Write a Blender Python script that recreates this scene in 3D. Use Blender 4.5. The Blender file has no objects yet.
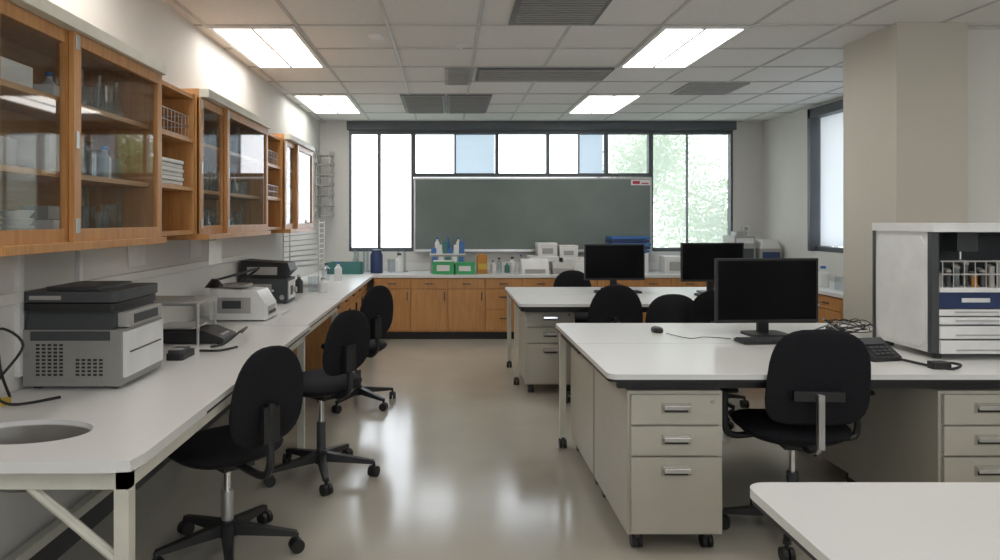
import bpy, bmesh, math, random
from mathutils import Matrix, Vector
random.seed(7)
PI=math.pi
CEIL=2.65; XL=-1.62; XR=4.02; YB=8.9; TOP=0.76

# ---------------------------------------------------------------- materials
def M(name,col,rough=0.5,metal=0.0,var=0.06,scale=8.0,bump=0.0,spec=0.5,coat=0.0):
    m=bpy.data.materials.new(name); m.use_nodes=True
    nt=m.node_tree; b=nt.nodes['Principled BSDF']
    b.inputs['Roughness'].default_value=rough; b.inputs['Metallic'].default_value=metal
    b.inputs['Specular IOR Level'].default_value=spec
    b.inputs['Coat Weight'].default_value=coat
    tc=nt.nodes.new('ShaderNodeTexCoord'); n=nt.nodes.new('ShaderNodeTexNoise')
    n.inputs['Scale'].default_value=scale; n.inputs['Detail'].default_value=3
    nt.links.new(tc.outputs['Object'],n.inputs['Vector'])
    r=nt.nodes.new('ShaderNodeValToRGB')
    r.color_ramp.elements[0].position=0.3; r.color_ramp.elements[1].position=0.7
    r.color_ramp.elements[0].color=(*[c*(1-var) for c in col],1)
    r.color_ramp.elements[1].color=(*[min(1,c*(1+var)) for c in col],1)
    nt.links.new(n.outputs['Fac'],r.inputs['Fac']); nt.links.new(r.outputs['Color'],b.inputs['Base Color'])
    if bump>0:
        bp=nt.nodes.new('ShaderNodeBump'); bp.inputs['Strength'].default_value=bump; bp.inputs['Distance'].default_value=0.002
        nt.links.new(n.outputs['Fac'],bp.inputs['Height']); nt.links.new(bp.outputs['Normal'],b.inputs['Normal'])
    return m
def wood(name,c1,c2,sc,rough=0.35):
    m=bpy.data.materials.new(name); m.use_nodes=True
    nt=m.node_tree; b=nt.nodes['Principled BSDF']; b.inputs['Roughness'].default_value=rough
    tc=nt.nodes.new('ShaderNodeTexCoord'); mp=nt.nodes.new('ShaderNodeMapping'); mp.inputs['Scale'].default_value=sc
    n=nt.nodes.new('ShaderNodeTexNoise'); n.inputs['Scale'].default_value=6; n.inputs['Detail'].default_value=6; n.inputs['Distortion'].default_value=0.6
    r=nt.nodes.new('ShaderNodeValToRGB'); r.color_ramp.elements[0].position=0.3; r.color_ramp.elements[1].position=0.72
    r.color_ramp.elements[0].color=(*c1,1); r.color_ramp.elements[1].color=(*c2,1)
    nt.links.new(tc.outputs['Object'],mp.inputs['Vector']); nt.links.new(mp.outputs['Vector'],n.inputs['Vector'])
    nt.links.new(n.outputs['Fac'],r.inputs['Fac']); nt.links.new(r.outputs['Color'],b.inputs['Base Color'])
    return m
def emis(name,col,s):
    m=bpy.data.materials.new(name); m.use_nodes=True; nt=m.node_tree
    nt.nodes.remove(nt.nodes['Principled BSDF']); e=nt.nodes.new('ShaderNodeEmission')
    e.inputs['Color'].default_value=(*col,1); e.inputs['Strength'].default_value=s
    nt.links.new(e.outputs[0],nt.nodes['Material Output'].inputs['Surface']); return m
def glass(name,tint=(1,1,1),base=0.03,k=0.5):
    m=bpy.data.materials.new(name); m.use_nodes=True; nt=m.node_tree
    nt.nodes.remove(nt.nodes['Principled BSDF'])
    t=nt.nodes.new('ShaderNodeBsdfTransparent'); t.inputs[0].default_value=(*tint,1)
    g=nt.nodes.new('ShaderNodeBsdfGlossy'); g.inputs['Roughness'].default_value=0.03
    f=nt.nodes.new('ShaderNodeLayerWeight'); f.inputs[0].default_value=0.5
    p=nt.nodes.new('ShaderNodeMath'); p.operation='POWER'; p.inputs[1].default_value=3.0
    a=nt.nodes.new('ShaderNodeMath'); a.operation='MULTIPLY_ADD'; a.inputs[1].default_value=k; a.inputs[2].default_value=base
    x=nt.nodes.new('ShaderNodeMixShader')
    nt.links.new(f.outputs['Facing'],p.inputs[0]); nt.links.new(p.outputs[0],a.inputs[0]); nt.links.new(a.outputs[0],x.inputs[0])
    nt.links.new(t.outputs[0],x.inputs[1]); nt.links.new(g.outputs[0],x.inputs[2])
    nt.links.new(x.outputs[0],nt.nodes['Material Output'].inputs['Surface']); return m
def transl(name,col,clear=0.0):
    m=bpy.data.materials.new(name); m.use_nodes=True; nt=m.node_tree
    nt.nodes.remove(nt.nodes['Principled BSDF'])
    d=nt.nodes.new('ShaderNodeBsdfDiffuse'); d.inputs[0].default_value=(*col,1)
    t=nt.nodes.new('ShaderNodeBsdfTranslucent'); t.inputs[0].default_value=(*col,1)
    x=nt.nodes.new('ShaderNodeMixShader'); x.inputs[0].default_value=0.65
    nt.links.new(d.outputs[0],x.inputs[1]); nt.links.new(t.outputs[0],x.inputs[2])
    out=x
    if clear>0:
        tr=nt.nodes.new('ShaderNodeBsdfTransparent'); y=nt.nodes.new('ShaderNodeMixShader'); y.inputs[0].default_value=clear
        nt.links.new(x.outputs[0],y.inputs[1]); nt.links.new(tr.outputs[0],y.inputs[2]); out=y
    nt.links.new(out.outputs[0],nt.nodes['Material Output'].inputs['Surface']); return m

m_wall=M('wall_paint',(0.68,0.67,0.635),0.75,var=0.015,scale=3)
m_pillar=M('pillar_beige',(0.54,0.51,0.44),0.7,var=0.015,scale=3)  # one even tone, darker than the walls
m_ceil=M('ceiling_tile',(0.76,0.755,0.74),0.9,var=0.04,scale=90,bump=0.2)
m_tbar=M('ceiling_tbar',(0.50,0.495,0.48),0.5)
m_floor=M('epoxy_floor',(0.445,0.415,0.355),0.15,var=0.05,scale=2.2,spec=0.5)
m_base=M('baseboard_vinyl',(0.05,0.05,0.05),0.5)
m_frame=M('window_frame_metal',(0.10,0.11,0.12),0.45,0.3)
m_board=M('chalkboard_slate',(0.165,0.20,0.185),0.6,var=0.08,scale=2.5)
m_alu=M('aluminium',(0.6,0.6,0.6),0.3,0.9)
m_chrome=M('chrome',(0.75,0.75,0.75),0.15,1.0)
m_wood=wood('maple_vertical',(0.44,0.20,0.065),(0.58,0.30,0.11),(9,9,0.7))
m_woodd=wood('maple_interior',(0.45,0.24,0.10),(0.55,0.32,0.15),(9,0.7,9))
m_lam=M('laminate_white',(0.73,0.725,0.71),0.28,var=0.015,scale=2)
m_edge=M('black_edge',(0.015,0.015,0.015),0.5)
m_cream=M('cream_enamel',(0.48,0.455,0.385),0.4,var=0.02)
m_creamd=M('cream_enamel_dark',(0.36,0.33,0.27),0.45)
m_leg=M('leg_enamel',(0.62,0.60,0.52),0.4)
m_black=M('black_plastic',(0.015,0.015,0.016),0.45,var=0.2)
m_fabric=M('black_fabric',(0.014,0.014,0.017),0.9,var=0.3,scale=200,bump=0.3,spec=0.2)
m_screen=M('screen_black',(0.004,0.004,0.005),0.22,spec=0.12)
m_white=M('white_plastic',(0.74,0.74,0.73),0.4)
m_lgrey=M('light_grey_plastic',(0.38,0.37,0.35),0.45)
m_print=M('printer_grey_plastic',(0.27,0.265,0.25),0.45)
m_dgrey=M('dark_grey_plastic',(0.05,0.055,0.06),0.45)
m_blue=M('blue_plastic',(0.05,0.16,0.42),0.4)
m_navy=M('navy_plastic',(0.02,0.04,0.12),0.4)
m_teal=M('teal_plastic',(0.05,0.18,0.17),0.4)
m_green=M('green_box',(0.05,0.38,0.14),0.5)
m_orange=M('orange_box',(0.5,0.2,0.03),0.5)
m_yellow=M('yellow_tape',(0.6,0.4,0.05),0.5)
m_red=M('red_label',(0.45,0.05,0.07),0.5)
m_paper=M('paper',(0.78,0.78,0.76),0.8)
m_glass=glass('clear_glass')
m_dglass=glass('cabinet_glass',(0.92,0.94,0.94),0.05,0.55)
m_gware=glass('glassware_glass',(0.80,0.85,0.87),0.12,0.6)
m_vent=M('vent_grey',(0.15,0.155,0.16),0.6)
m_ventl=M('vent_light_grey',(0.36,0.36,0.35),0.6)
m_lamp=emis('light_panel',(1.0,0.97,0.92),5.6)
m_blind=transl('blind_fabric',(0.74,0.76,0.78),0.1)
m_reflpanel=transl('reflection_panel',(0.60,0.66,0.71),0.12)  # bluish tint stands in for reflections in the upper panes
m_sheer=transl('sheer_screen',(0.62,0.66,0.60),0.58)

# ---------------------------------------------------------------- builder
class B:
    def __init__(s): s.bm=bmesh.new(); s.mats=[]; s.T=Matrix()
    def mi(s,m):
        if m not in s.mats: s.mats.append(m)
        return s.mats.index(m)
    def v(s,p): return s.bm.verts.new(s.T@Vector(p))
    def f(s,vs,mi):
        try:
            q=s.bm.faces.new(vs); q.material_index=mi; return q
        except Exception: return None
    def box(s,x0,x1,y0,y1,z0,z1,m,R=None):
        i=s.mi(m); P=[(x,y,z) for z in (z0,z1) for y in (y0,y1) for x in (x0,x1)]
        if R is not None: P=[R@Vector(p) for p in P]
        V=[s.v(p) for p in P]
        for q in ((0,2,3,1),(4,5,7,6),(0,1,5,4),(2,6,7,3),(0,4,6,2),(1,3,7,5)): s.f([V[k] for k in q],i)
    def quad(s,P,m): s.f([s.v(p) for p in P],s.mi(m))
    def cyl(s,p0,p1,r,m,seg=16,r2=None):
        i=s.mi(m); p0=Vector(p0);p1=Vector(p1); r2=r if r2 is None else r2
        d=(p1-p0).normalized(); a=d.orthogonal().normalized(); b=d.cross(a)
        A=[];C=[]
        for k in range(seg):
            t=2*PI*k/seg; o=a*math.cos(t)+b*math.sin(t)
            A.append(s.v(p0+o*r)); C.append(s.v(p1+o*r2))
        for k in range(seg):
            j=(k+1)%seg; s.f([A[k],A[j],C[j],C[k]],i)
        s.f(A[::-1],i); s.f(C,i)
    def tube(s,pts,r,m,seg=8,smooth=0):
        pts=[Vector(p) for p in pts]
        if smooth:
            o=[]
            n=len(pts)
            for k in range(n-1):
                p0=pts[max(k-1,0)];p1=pts[k];p2=pts[k+1];p3=pts[min(k+2,n-1)]
                for j in range(smooth):
                    t=j/smooth
                    o.append(0.5*((2*p1)+(p2-p0)*t+(2*p0-5*p1+4*p2-p3)*t*t+(3*p1-p0-3*p2+p3)*t*t*t))
            o.append(pts[-1]); pts=o
        i=s.mi(m); rings=[]; a=None
        for k,p in enumerate(pts):
            d=(pts[min(k+1,len(pts)-1)]-pts[max(k-1,0)])
            if d.length<1e-9: d=Vector((0,0,1))
            d.normalize()
            if a is None: a=d.orthogonal().normalized()
            else:
                a=(a-d*a.dot(d))
                a=a.normalized() if a.length>1e-6 else d.orthogonal().normalized()
            b=d.cross(a)
            rings.append([s.v(p+(a*math.cos(2*PI*q/seg)+b*math.sin(2*PI*q/seg))*r) for q in range(seg)])
        for k in range(len(rings)-1):
            for q in range(seg):
                j=(q+1)%seg; s.f([rings[k][q],rings[k][j],rings[k+1][j],rings[k+1][q]],i)
        s.f(rings[0][::-1],i); s.f(rings[-1],i)
    def lathe(s,prof,c,m,seg=20,cap=True):
        i=s.mi(m); R=[]
        for (r,z) in prof: R.append([s.v((c[0]+r*math.cos(2*PI*k/seg),c[1]+r*math.sin(2*PI*k/seg),c[2]+z)) for k in range(seg)])
        for a in range(len(R)-1):
            for k in range(seg):
                j=(k+1)%seg; s.f([R[a][k],R[a][j],R[a+1][j],R[a+1][k]],i)
        if cap: s.f(R[0][::-1],i); s.f(R[-1],i)
    def rprism(s,x0,x1,y0,y1,z0,z1,m,r=0.04,seg=6,corners=(1,1,1,1)):
        i=s.mi(m); P=[]
        for n,(cx,cy,a0) in enumerate(((x0,y0,PI),(x1,y0,1.5*PI),(x1,y1,0),(x0,y1,.5*PI))):
            if not corners[n]: P.append((cx,cy)); continue
            ox=cx+(r if cx==x0 else -r); oy=cy+(r if cy==y0 else -r)
            for k in range(seg+1):
                t=a0+.5*PI*k/seg; P.append((ox+r*math.cos(t),oy+r*math.sin(t)))
        A=[s.v((p[0],p[1],z0)) for p in P]; C=[s.v((p[0],p[1],z1)) for p in P]
        n=len(P)
        for k in range(n): s.f([A[k],A[(k+1)%n],C[(k+1)%n],C[k]],i)
        s.f(A[::-1],i); s.f(C,i)
    def prism(s,poly,axis,a0,a1,m):
        i=s.mi(m)
        def pt(p,a): return (a,p[0],p[1]) if axis=='x' else (p[0],a,p[1])
        A=[s.v(pt(p,a0)) for p in poly]; C=[s.v(pt(p,a1)) for p in poly]; n=len(poly)
        for k in range(n): s.f([A[k],A[(k+1)%n],C[(k+1)%n],C[k]],i)
        s.f(A[::-1],i); s.f(C,i)
    def pad(s,Mx,a,b,t,m,kx=0.0,ky=0.0,n=3.2,seg=36,taper=0.0):
        i=s.mi(m); rs=[0.0,0.35,0.6,0.8,0.92,0.98,1.0]
        def pt(r,th,sgn):
            c,q=math.cos(th),math.sin(th)
            x=a*math.copysign(abs(c)**(2/n),c)*r; y=b*math.copysign(abs(q)**(2/n),q)*r
            x*=1-taper*(y/b)
            z=sgn*t*max(0,1-r**5)**.5+kx*x*x+ky*y*y
            return Mx@Vector((x,y,z))
        for sgn in (1,-1):
            c=s.v(pt(0,0,sgn)); prev=None
            for r in rs[1:]:
                ring=[s.v(pt(r,2*PI*k/seg,sgn)) for k in range(seg)]
                for k in range(seg):
                    j=(k+1)%seg
                    if prev is None: q=[c,ring[k],ring[j]]
                    else: q=[prev[k],ring[k],ring[j],prev[j]]
                    s.f(q if sgn>0 else q[::-1],i)
                prev=ring
    def done(s,name,bevel=0.0,loc=(0,0,0),rz=0.0,seg=2):
        bmesh.ops.remove_doubles(s.bm,verts=s.bm.verts,dist=1e-5)
        bmesh.ops.recalc_face_normals(s.bm,faces=s.bm.faces)
        me=bpy.data.meshes.new(name); s.bm.to_mesh(me); s.bm.free()
        for m in s.mats: me.materials.append(m)
        for p in me.polygons: p.use_smooth=True
        me.set_sharp_from_angle(angle=math.radians(35))
        o=bpy.data.objects.new(name,me); bpy.context.scene.collection.objects.link(o)
        o.location=loc; o.rotation_euler=(0,0,rz)
        if bevel>0:
            md=o.modifiers.new('bevel','BEVEL'); md.width=bevel; md.segments=seg; md.limit_method='ANGLE'; md.angle_limit=math.radians(50); md.harden_normals=True
        return o
def simple(name,x0,x1,y0,y1,z0,z1,m,bevel=0):
    b=B(); b.box(x0,x1,y0,y1,z0,z1,m); return b.done(name,bevel)

# ---------------------------------------------------------------- shell
simple('floor',-1.77,5.35,-2.15,9.1,-0.1,0,m_floor)
simple('wall_left',-1.77,XL,-2,9.05,0,CEIL,m_wall)
# rear wall (behind the viewer) with an unseen window band added for daylight fill
RX0,RX1,RZ0,RZ1=-.9,3.3,1.4,2.5
b=B(); b.box(-1.77,RX0,-2.15,-2,0,CEIL,m_wall); b.box(RX1,5.35,-2.15,-2,0,CEIL,m_wall)
b.box(RX0,RX1,-2.15,-2,0,RZ0,m_wall); b.box(RX0,RX1,-2.15,-2,RZ1,CEIL,m_wall)
b.done('wall_rear')
b=B()
for q in (RX0,.5,1.9,RX1-.05): b.box(q,q+.05,-2.12,-2.04,RZ0,RZ1,m_frame)
b.box(RX0,RX1,-2.12,-2.04,RZ0,RZ0+.05,m_frame); b.box(RX0,RX1,-2.12,-2.04,RZ1-.05,RZ1,m_frame); b.done('added_fill_window')
simple('wall_east',5.2,5.35,-2,4.6,0,CEIL,m_wall)
simple('wall_return',3.29,5.35,4.6,4.75,0,CEIL,m_wall)
simple('pillar',2.84,3.29,4.42,5.02,0,CEIL,m_pillar,0.004)
# ceiling
b=B(); b.box(-1.77,5.35,-2.15,9.1,CEIL,CEIL+0.08,m_ceil)
x=-1.55
while x<5.2:
    b.box(x-.011,x+.011,-2,8.9 if x<XR else 4.6,CEIL-.006,CEIL+.001,m_tbar); x+=0.585
y=4.48-0.61*10
while y<8.9:
    b.box(XL,XR if y>4.6 else 5.2,y-.011,y+.011,CEIL-.007,CEIL+.001,m_tbar); y+=0.61
b.done('ceiling')
b=B(); b.box(XL,XL+.012,-2,5.7,0,.1,m_base); b.done('baseboard_left')

# back wall pieces
WX0,WX1=-1.246,3.636; BX0,BX1=-0.43,2.594; SILL=1.0
b=B()
b.box(XL,WX0,YB,YB+.15,0,CEIL,m_wall); b.box(WX1,XR,YB,YB+.15,0,CEIL,m_wall)
b.box(WX0,WX1,YB,YB+.15,0,SILL,m_wall); b.box(BX0,BX1,YB+.04,YB+.15,SILL,1.93,m_wall)
b.done('wall_back')
def win(name,x0,x1,z0,z1,mull=()):
    b=B(); w=.028
    b.box(x0,x1,YB+.0,YB+.1,z0,z0+.045,m_frame); b.box(x0,x1,YB,YB+.1,z1-.045,z1,m_frame)
    b.box(x0,x0+w,YB,YB+.1,z0+.045,z1-.045,m_frame); b.box(x1-w,x1,YB,YB+.1,z0+.045,z1-.045,m_frame)
    for q in mull: b.box(q-.02,q+.02,YB,YB+.1,z0+.045,z1-.045,m_frame)
    b.quad([(x0+w,YB+.05,z0+.045),(x1-w,YB+.05,z0+.045),(x1-w,YB+.05,z1-.045),(x0+w,YB+.05,z1-.045)],m_glass)
    return b.done(name,0.002)
win('window_1',WX0,BX0,SILL,2.54,(-.865,))
win('window_2',BX0,BX1,1.95,2.54,(.636,1.284,2.03))
win('window_3',BX1,WX1,SILL,2.54,())
b=B(); b.box(WX0-.02,WX1+.02,YB-.07,YB+.1,2.54,CEIL-.004,m_frame); b.done('trim_1',0.004)
b=B(); b.box(.10,.61,YB+.12,YB+.122,1.97,2.52,m_reflpanel); b.box(1.7,2.01,YB+.12,YB+.122,1.97,2.52,m_reflpanel)  # tinted panels put in as the bluish pane reflections
b.box(2.05,2.58,YB+.12,YB+.122,1.97,2.52,m_sheer); b.box(2.62,3.61,YB+.12,YB+.122,1.04,2.52,m_sheer); b.done('sheers_and_reflections')
b=B(); b.box(.09,.115,YB+.075,YB+.105,1.995,2.5,m_frame); b.box(1.68,1.70,YB+.075,YB+.105,1.995,2.5,m_frame); b.box(3.07,3.09,YB+.075,YB+.105,1.05,2.5,m_frame); b.done('trim_2')
# chalkboard
b=B(); b.box(BX0+.03,BX1-.02,YB-.03,YB-.003,1.03,1.92,m_board)
b.box(BX0+.01,BX1,YB-.035,YB-.003,1.005,1.03,m_alu); b.box(BX0+.01,BX1,YB-.036,YB-.003,1.915,1.94,m_alu)
b.box(BX0+.01,BX0+.03,YB-.035,YB-.003,1.03,1.915,m_alu); b.box(BX1-.02,BX1,YB-.035,YB-.003,1.03,1.915,m_alu)
b.box(BX0+.01,BX1,YB-.1,YB-.035,1.0,1.012,m_alu)
b.done('chalkboard',0.002)
b=B(); b.box(2.33,2.57,YB-.042,YB-.037,1.84,1.91,m_paper); b.box(2.35,2.44,YB-.044,YB-.042,1.855,1.895,m_red); b.box(2.46,2.55,YB-.044,YB-.042,1.855,1.87,m_red); b.done('notice_sign')

# right wall with window
b=B(); y0,y1,z0,z1=5.3,7.75,1.06,2.62
b.box(XR,XR+.25,4.75,y0,0,CEIL,m_wall); b.box(XR,XR+.25,y1,9.05,0,CEIL,m_wall)
b.box(XR,XR+.25,y0,y1,0,z0,m_wall); b.box(XR,XR+.25,y0,y1,z1,CEIL,m_wall); b.done('wall_right')
b=B()
b.box(XR+.03,XR+.2,y0,y0+.05,z0,z1,m_frame); b.box(XR-.03,XR+.2,y1-.06,y1,z0,z1,m_frame)
b.box(XR-.03,XR+.2,y0,y1,z1-.1,z1,m_frame); b.box(XR+.03,XR+.2,y0,y1,z0,z0+.05,m_frame)
b.box(XR+.1,XR+.16,6.9,6.95,z0,z1,m_frame); b.done('window_4',0.003)
b=B(); b.box(XR+.08,XR+.082,y0+.06,y1-.07,1.12,z1-.1,m_blind); b.done('window_blind')

# ceiling lights
def troffer(x0,y0):
    b=B(); x1=x0+.585; y1=y0+1.22; z=CEIL
    b.box(x0+.012,x1-.012,y0+.012,y0+.04,z-.018,z-.002,m_white); b.box(x0+.012,x1-.012,y1-.04,y1-.012,z-.018,z-.002,m_white)
    b.box(x0+.012,x0+.04,y0+.04,y1-.04,z-.018,z-.002,m_white); b.box(x1-.04,x1-.012,y0+.04,y1-.04,z-.018,z-.002,m_white)
    b.box(x0+.04,x1-.04,y0+.04,y1-.04,z-.012,z-.004,m_lamp)
    c=(x0+x1)/2
    b.prism([(c-.012,z-.012),(c+.012,z-.012),(c+.008,z-.02),(c-.008,z-.02)],'y',y0+.04,y1-.04,m_white)
    b.done('ceiling_light_panel')
for yy in (6.92,4.48,2.04,-.4):  # the nearer, unseen rows are added to light the near end
    troffer(-1.55,yy); troffer(1.375,yy)
troffer(4.3,2.04); troffer(4.3,-.4)  # unseen side column, also added for near illumination
# vents
b=B(); b.box(.25,1.37,5.72,6.2,CEIL-.02,CEIL-.002,m_vent)
for k in range(6): b.box(.27,1.35,5.75+k*.075,5.765+k*.075,CEIL-.03,CEIL-.02,m_lgrey)
b.done('linear_air_diffuser')
def ventp(x0,x1,y0,y1,m,n):
    b=B(); b.box(x0,x1,y0,y1,CEIL-.015,CEIL-.002,m)
    for k in range(n):
        yy=y0+.03+(y1-y0-.06)*k/(n-1); b.box(x0+.03,x1-.03,yy-.006,yy+.006,CEIL-.022,CEIL-.015,m_ventl)
    b.done('air_vent')
ventp(-.47,-.02,6.95,8.1,m_vent,14); ventp(0.0,.45,6.95,8.1,m_vent,14)
ventp(.39,.93,3.7,4.44,m_vent,16); ventp(-.02,.22,5.72,6.2,m_ventl,6); ventp(-.02,.22,6.25,6.4,m_ventl,3)
ventp(2.2,2.75,6.35,6.9,m_ventl,8)
b=B(); b.lathe([(.055,0),(.055,-.015),(.04,-.035),(.02,-.04)],(-.48,4.75,CEIL),m_white); b.done('smoke_detector')
b=B(); b.lathe([(.045,0),(.045,-.006),(.015,-.01),(.012,-.04),(.02,-.045)],(.1,5.0,CEIL),m_white); b.done('ceiling_sprinkler')

# ---------------------------------------------------------------- left wall cabinets
ZB,ZT=1.295,2.09; XF=-1.27
def glass_cab(y0,ym,y1):
    b=B(); t=.02; X0=XL+.002; X1=XF-.03
    b.box(X0,X1,y0,y0+t,ZB,ZT,m_wood); b.box(X0,X1,y1-t,y1,ZB,ZT,m_wood)
    b.box(X0,X1,y0+t,y1-t,ZB,ZB+.03,m_wood); b.box(X0,X1,y0+t,y1-t,ZT-.03,ZT,m_wood)
    b.box(X0,X0+.01,y0+t,y1-t,ZB+.03,ZT-.03,m_woodd)
    for z in (1.545,1.80): b.box(X0+.01,X1-.02,y0+t,y1-t,z,z+.02,m_woodd)
    b.box(X1,XF+.022,y0,y1,ZT-.045,ZT-.002,m_leg); b.box(X1,XF+.022,y0,y1,ZB+.002,ZB+.03,m_wood)
    for (a,c,xo) in ((y0,ym+.03,-.022),(ym,y1,0)):
        w=.045; z0=ZB+.03; z1=ZT-.045; xa=XF-.02+xo; xb=XF+.0+xo
        b.box(xa,xb,a,a+w,z0,z1,m_wood); b.box(xa,xb,c-w,c,z0,z1,m_wood)
        b.box(xa,xb,a+w,c-w,z0,z0+w,m_wood); b.box(xa,xb,a+w,c-w,z1-w,z1,m_wood)
        xg=xa+.01; b.quad([(xg,a+w,z0+w),(xg,c-w,z0+w),(xg,c-w,z1-w),(xg,a+w,z1-w)],m_dglass)
        b.box(xb,xb+.004,a+.012,a+.028,z0+.32,z0+.38,m_alu)
        for zz in (z0+.03,z1-.06): b.box(xb,xb+.004,a+.008,a+.034,zz,zz+.05,m_alu)
    b.done('glass_door_wall_cabinet',0.0015)
glass_cab(1.98,2.385,3.12); glass_cab(3.67,4.05,4.97); glass_cab(5.59,5.95,6.63)
def open_shelf(y0,y1):
    b=B(); X0=XL+.002; X1=XF-.05; t=.02; zt=ZT-.03
    b.box(X0,X1,y0,y0+t,ZB+.03,zt,m_wood); b.box(X0,X1,y1-t,y1,ZB+.03,zt,m_wood); b.box(X0,X0+.01,y0+t,y1-t,ZB+.03,zt,m_wood)
    for z in (ZB+.03,1.55,1.80,zt-.03): b.box(X0+.01,X1-.002,y0+t,y1-t,z,z+.022,m_wood)
    b.done('open_wall_shelf',0.002)
open_shelf(3.125,3.665); open_shelf(4.975,5.585)
def basket(x0,x1,y0,y1,z,h):
    b=B(); r=.0028
    for zz in (z+r,z+h*.5,z+h): b.tube([(x0,y0,zz),(x1,y0,zz),(x1,y1,zz),(x0,y1,zz),(x0,y0,zz)],r,m_alu,6)
    n=9
    for k in range(n+1):
        yy=y0+(y1-y0)*k/n; b.tube([(x0,yy,z+h),(x0,yy,z+r),(x1,yy,z+r),(x1,yy,z+h)],r*.8,m_alu,5)
    for k in range(1,7):
        xx=x0+(x1-x0)*k/7; b.tube([(xx,y0,z+h),(xx,y0,z+r),(xx,y1,z+r),(xx,y1,z+h)],r*.8,m_alu,5)
    b.done('wire_basket')
basket(-1.58,-1.33,3.2,3.6,1.822,.11); basket(-1.58,-1.33,5.05,5.5,1.822,.1); basket(-1.58,-1.33,5.05,5.5,1.572,.09)
b=B()
for k in range(6):
    b.rprism(-1.58,-1.335+.006*(k%2),3.2,3.56,1.573+k*.021,1.592+k*.021,m_paper,r=.03)
b.done('folded_towel_stack',0.005)
def beaker(b,x,y,z,r,h,m=None):
    m=m or m_gware
    b.lathe([(r*.9,0),(r,.01),(r,h*.9),(r*1.08,h)],(x,y,z),m,14)
def flask(b,x,y,z,r,h):
    b.lathe([(r*.8,0),(r,.015),(r*.95,h*.2),(r*.3,h*.65),(r*.28,h*.95),(r*.36,h)],(x,y,z),m_gware,14)
def bottle(b,x,y,z,r,h,m,mc):
    b.lathe([(r*.95,0),(r,.01),(r,h*.65),(r*.4,h*.8),(r*.4,h*.88)],(x,y,z),m,14)
    b.lathe([(r*.5,h*.88),(r*.5,h)],(x,y,z),mc,14)
for (ya,yb) in ((2.66,3.05),(3.75,4.88),(5.65,6.5)):
    b=B(); y=ya
    while y<yb:
        for z in (1.326,1.566,1.821):
            for x0 in (-1.54,-1.42):
                q=random.random(); x=x0+random.random()*.03; r=.022+random.random()*.016
                if q<.35: beaker(b,x,y,z,r,.08+random.random()*.06)
                elif q<.6: flask(b,x,y,z,r*1.1,.12+random.random()*.05)
                elif q<.7: bottle(b,x,y,z,r*.9,.14,m_white,m_blue)
                elif q<.9:
                    b.lathe([(.03,0),(.03,.005),(.013,.01),(.013,.2),(.016,.205)],(x,y,z),m_gware,10)
        y+=.08
    b.done('laboratory_glassware')
b=B()
for k in range(5): b.lathe([(.05,0),(.06,.012),(.062,.014),(.06,.016)],(-1.42,2.12,1.328+k*.017),m_white,20)
for k in range(4): b.lathe([(.04,0),(.055,.02),(.057,.024),(.05,.026)],(-1.42,2.3,1.328+k*.026),m_white,20)
b.box(-1.5,-1.36,2.42,2.56,1.326,1.40,m_white); b.box(-1.49,-1.39,2.44,2.54,1.402,1.45,m_lgrey)
b.box(-1.5,-1.36,2.42,2.58,1.821,1.87,m_white); b.box(-1.5,-1.36,2.05,2.3,1.821,1.9,m_paper)
b.box(-1.5,-1.38,2.1,2.25,1.566,1.66,m_lgrey); b.box(-1.5,-1.36,2.4,2.55,1.566,1.7,m_paper)
b.done('white_dish_stack',0.002)

# ---------------------------------------------------------------- left tables
EX=-0.83
def table_top(b,x0,x1,y0,y1,r=.05,corners=(1,1,1,1)):
    b.rprism(x0,x1,y0,y1,TOP-.022,TOP,m_lam,r,6,corners)
    b.rprism(x0+.003,x1-.003,y0+.003,y1-.003,TOP-.034,TOP-.022,m_edge,r,6,corners)
b=B(); x0,x1=XL+.01,EX; y0,ys,y1=1.85,2.42,4.25
cx,cy,rx,ry=-1.27,2.12,.19,.125
i=b.mi(m_lam)
outer=[]; inner=[]; N=48
for k in range(N):
    t=2*PI*(k+.5)/N; c,s_=math.cos(t),math.sin(t)
    inner.append((cx+rx*c,cy+ry*s_))
    ux,uy=rx*c,ry*s_; sc=1e9
    if ux>0: sc=min(sc,(x1-cx)/ux)
    if ux<0: sc=min(sc,(x0-cx)/ux)
    if uy>0: sc=min(sc,(ys-cy)/uy)
    if uy<0: sc=min(sc,(y0-cy)/uy)
    outer.append([cx+ux*sc,cy+uy*sc])
for (qx,qy) in ((x0,y0),(x1,y0),(x0,ys),(x1,ys)):
    k=min(range(N),key=lambda j:(outer[j][0]-qx)**2+(outer[j][1]-qy)**2)
    if (qx,qy)==(x1,y0): outer[k]=[qx-.012,qy+.012]
    else: outer[k]=[qx,qy]
def sc_(p,k,z): return (cx+(p[0]-cx)*k,cy+(p[1]-cy)*k,z)
Ot=[b.v((p[0],p[1],TOP)) for p in outer]; Ob=[b.v((p[0],p[1],TOP-.03)) for p in outer]
It=[b.v((p[0],p[1],TOP)) for p in inner]; Ib=[b.v((p[0],p[1],TOP-.014)) for p in inner]
Ie=[b.v(sc_(p,.97,TOP-.016)) for p in inner]
Ic=[b.v(sc_(p,.9,TOP-.13)) for p in inner]; Id=[b.v(sc_(p,.55,TOP-.16)) for p in inner]
m_basin=M('sink_steel',(0.40,0.38,0.35),0.3,0.75)
js=b.mi(m_basin); je=b.mi(m_edge); jc=b.mi(m_chrome)
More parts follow.
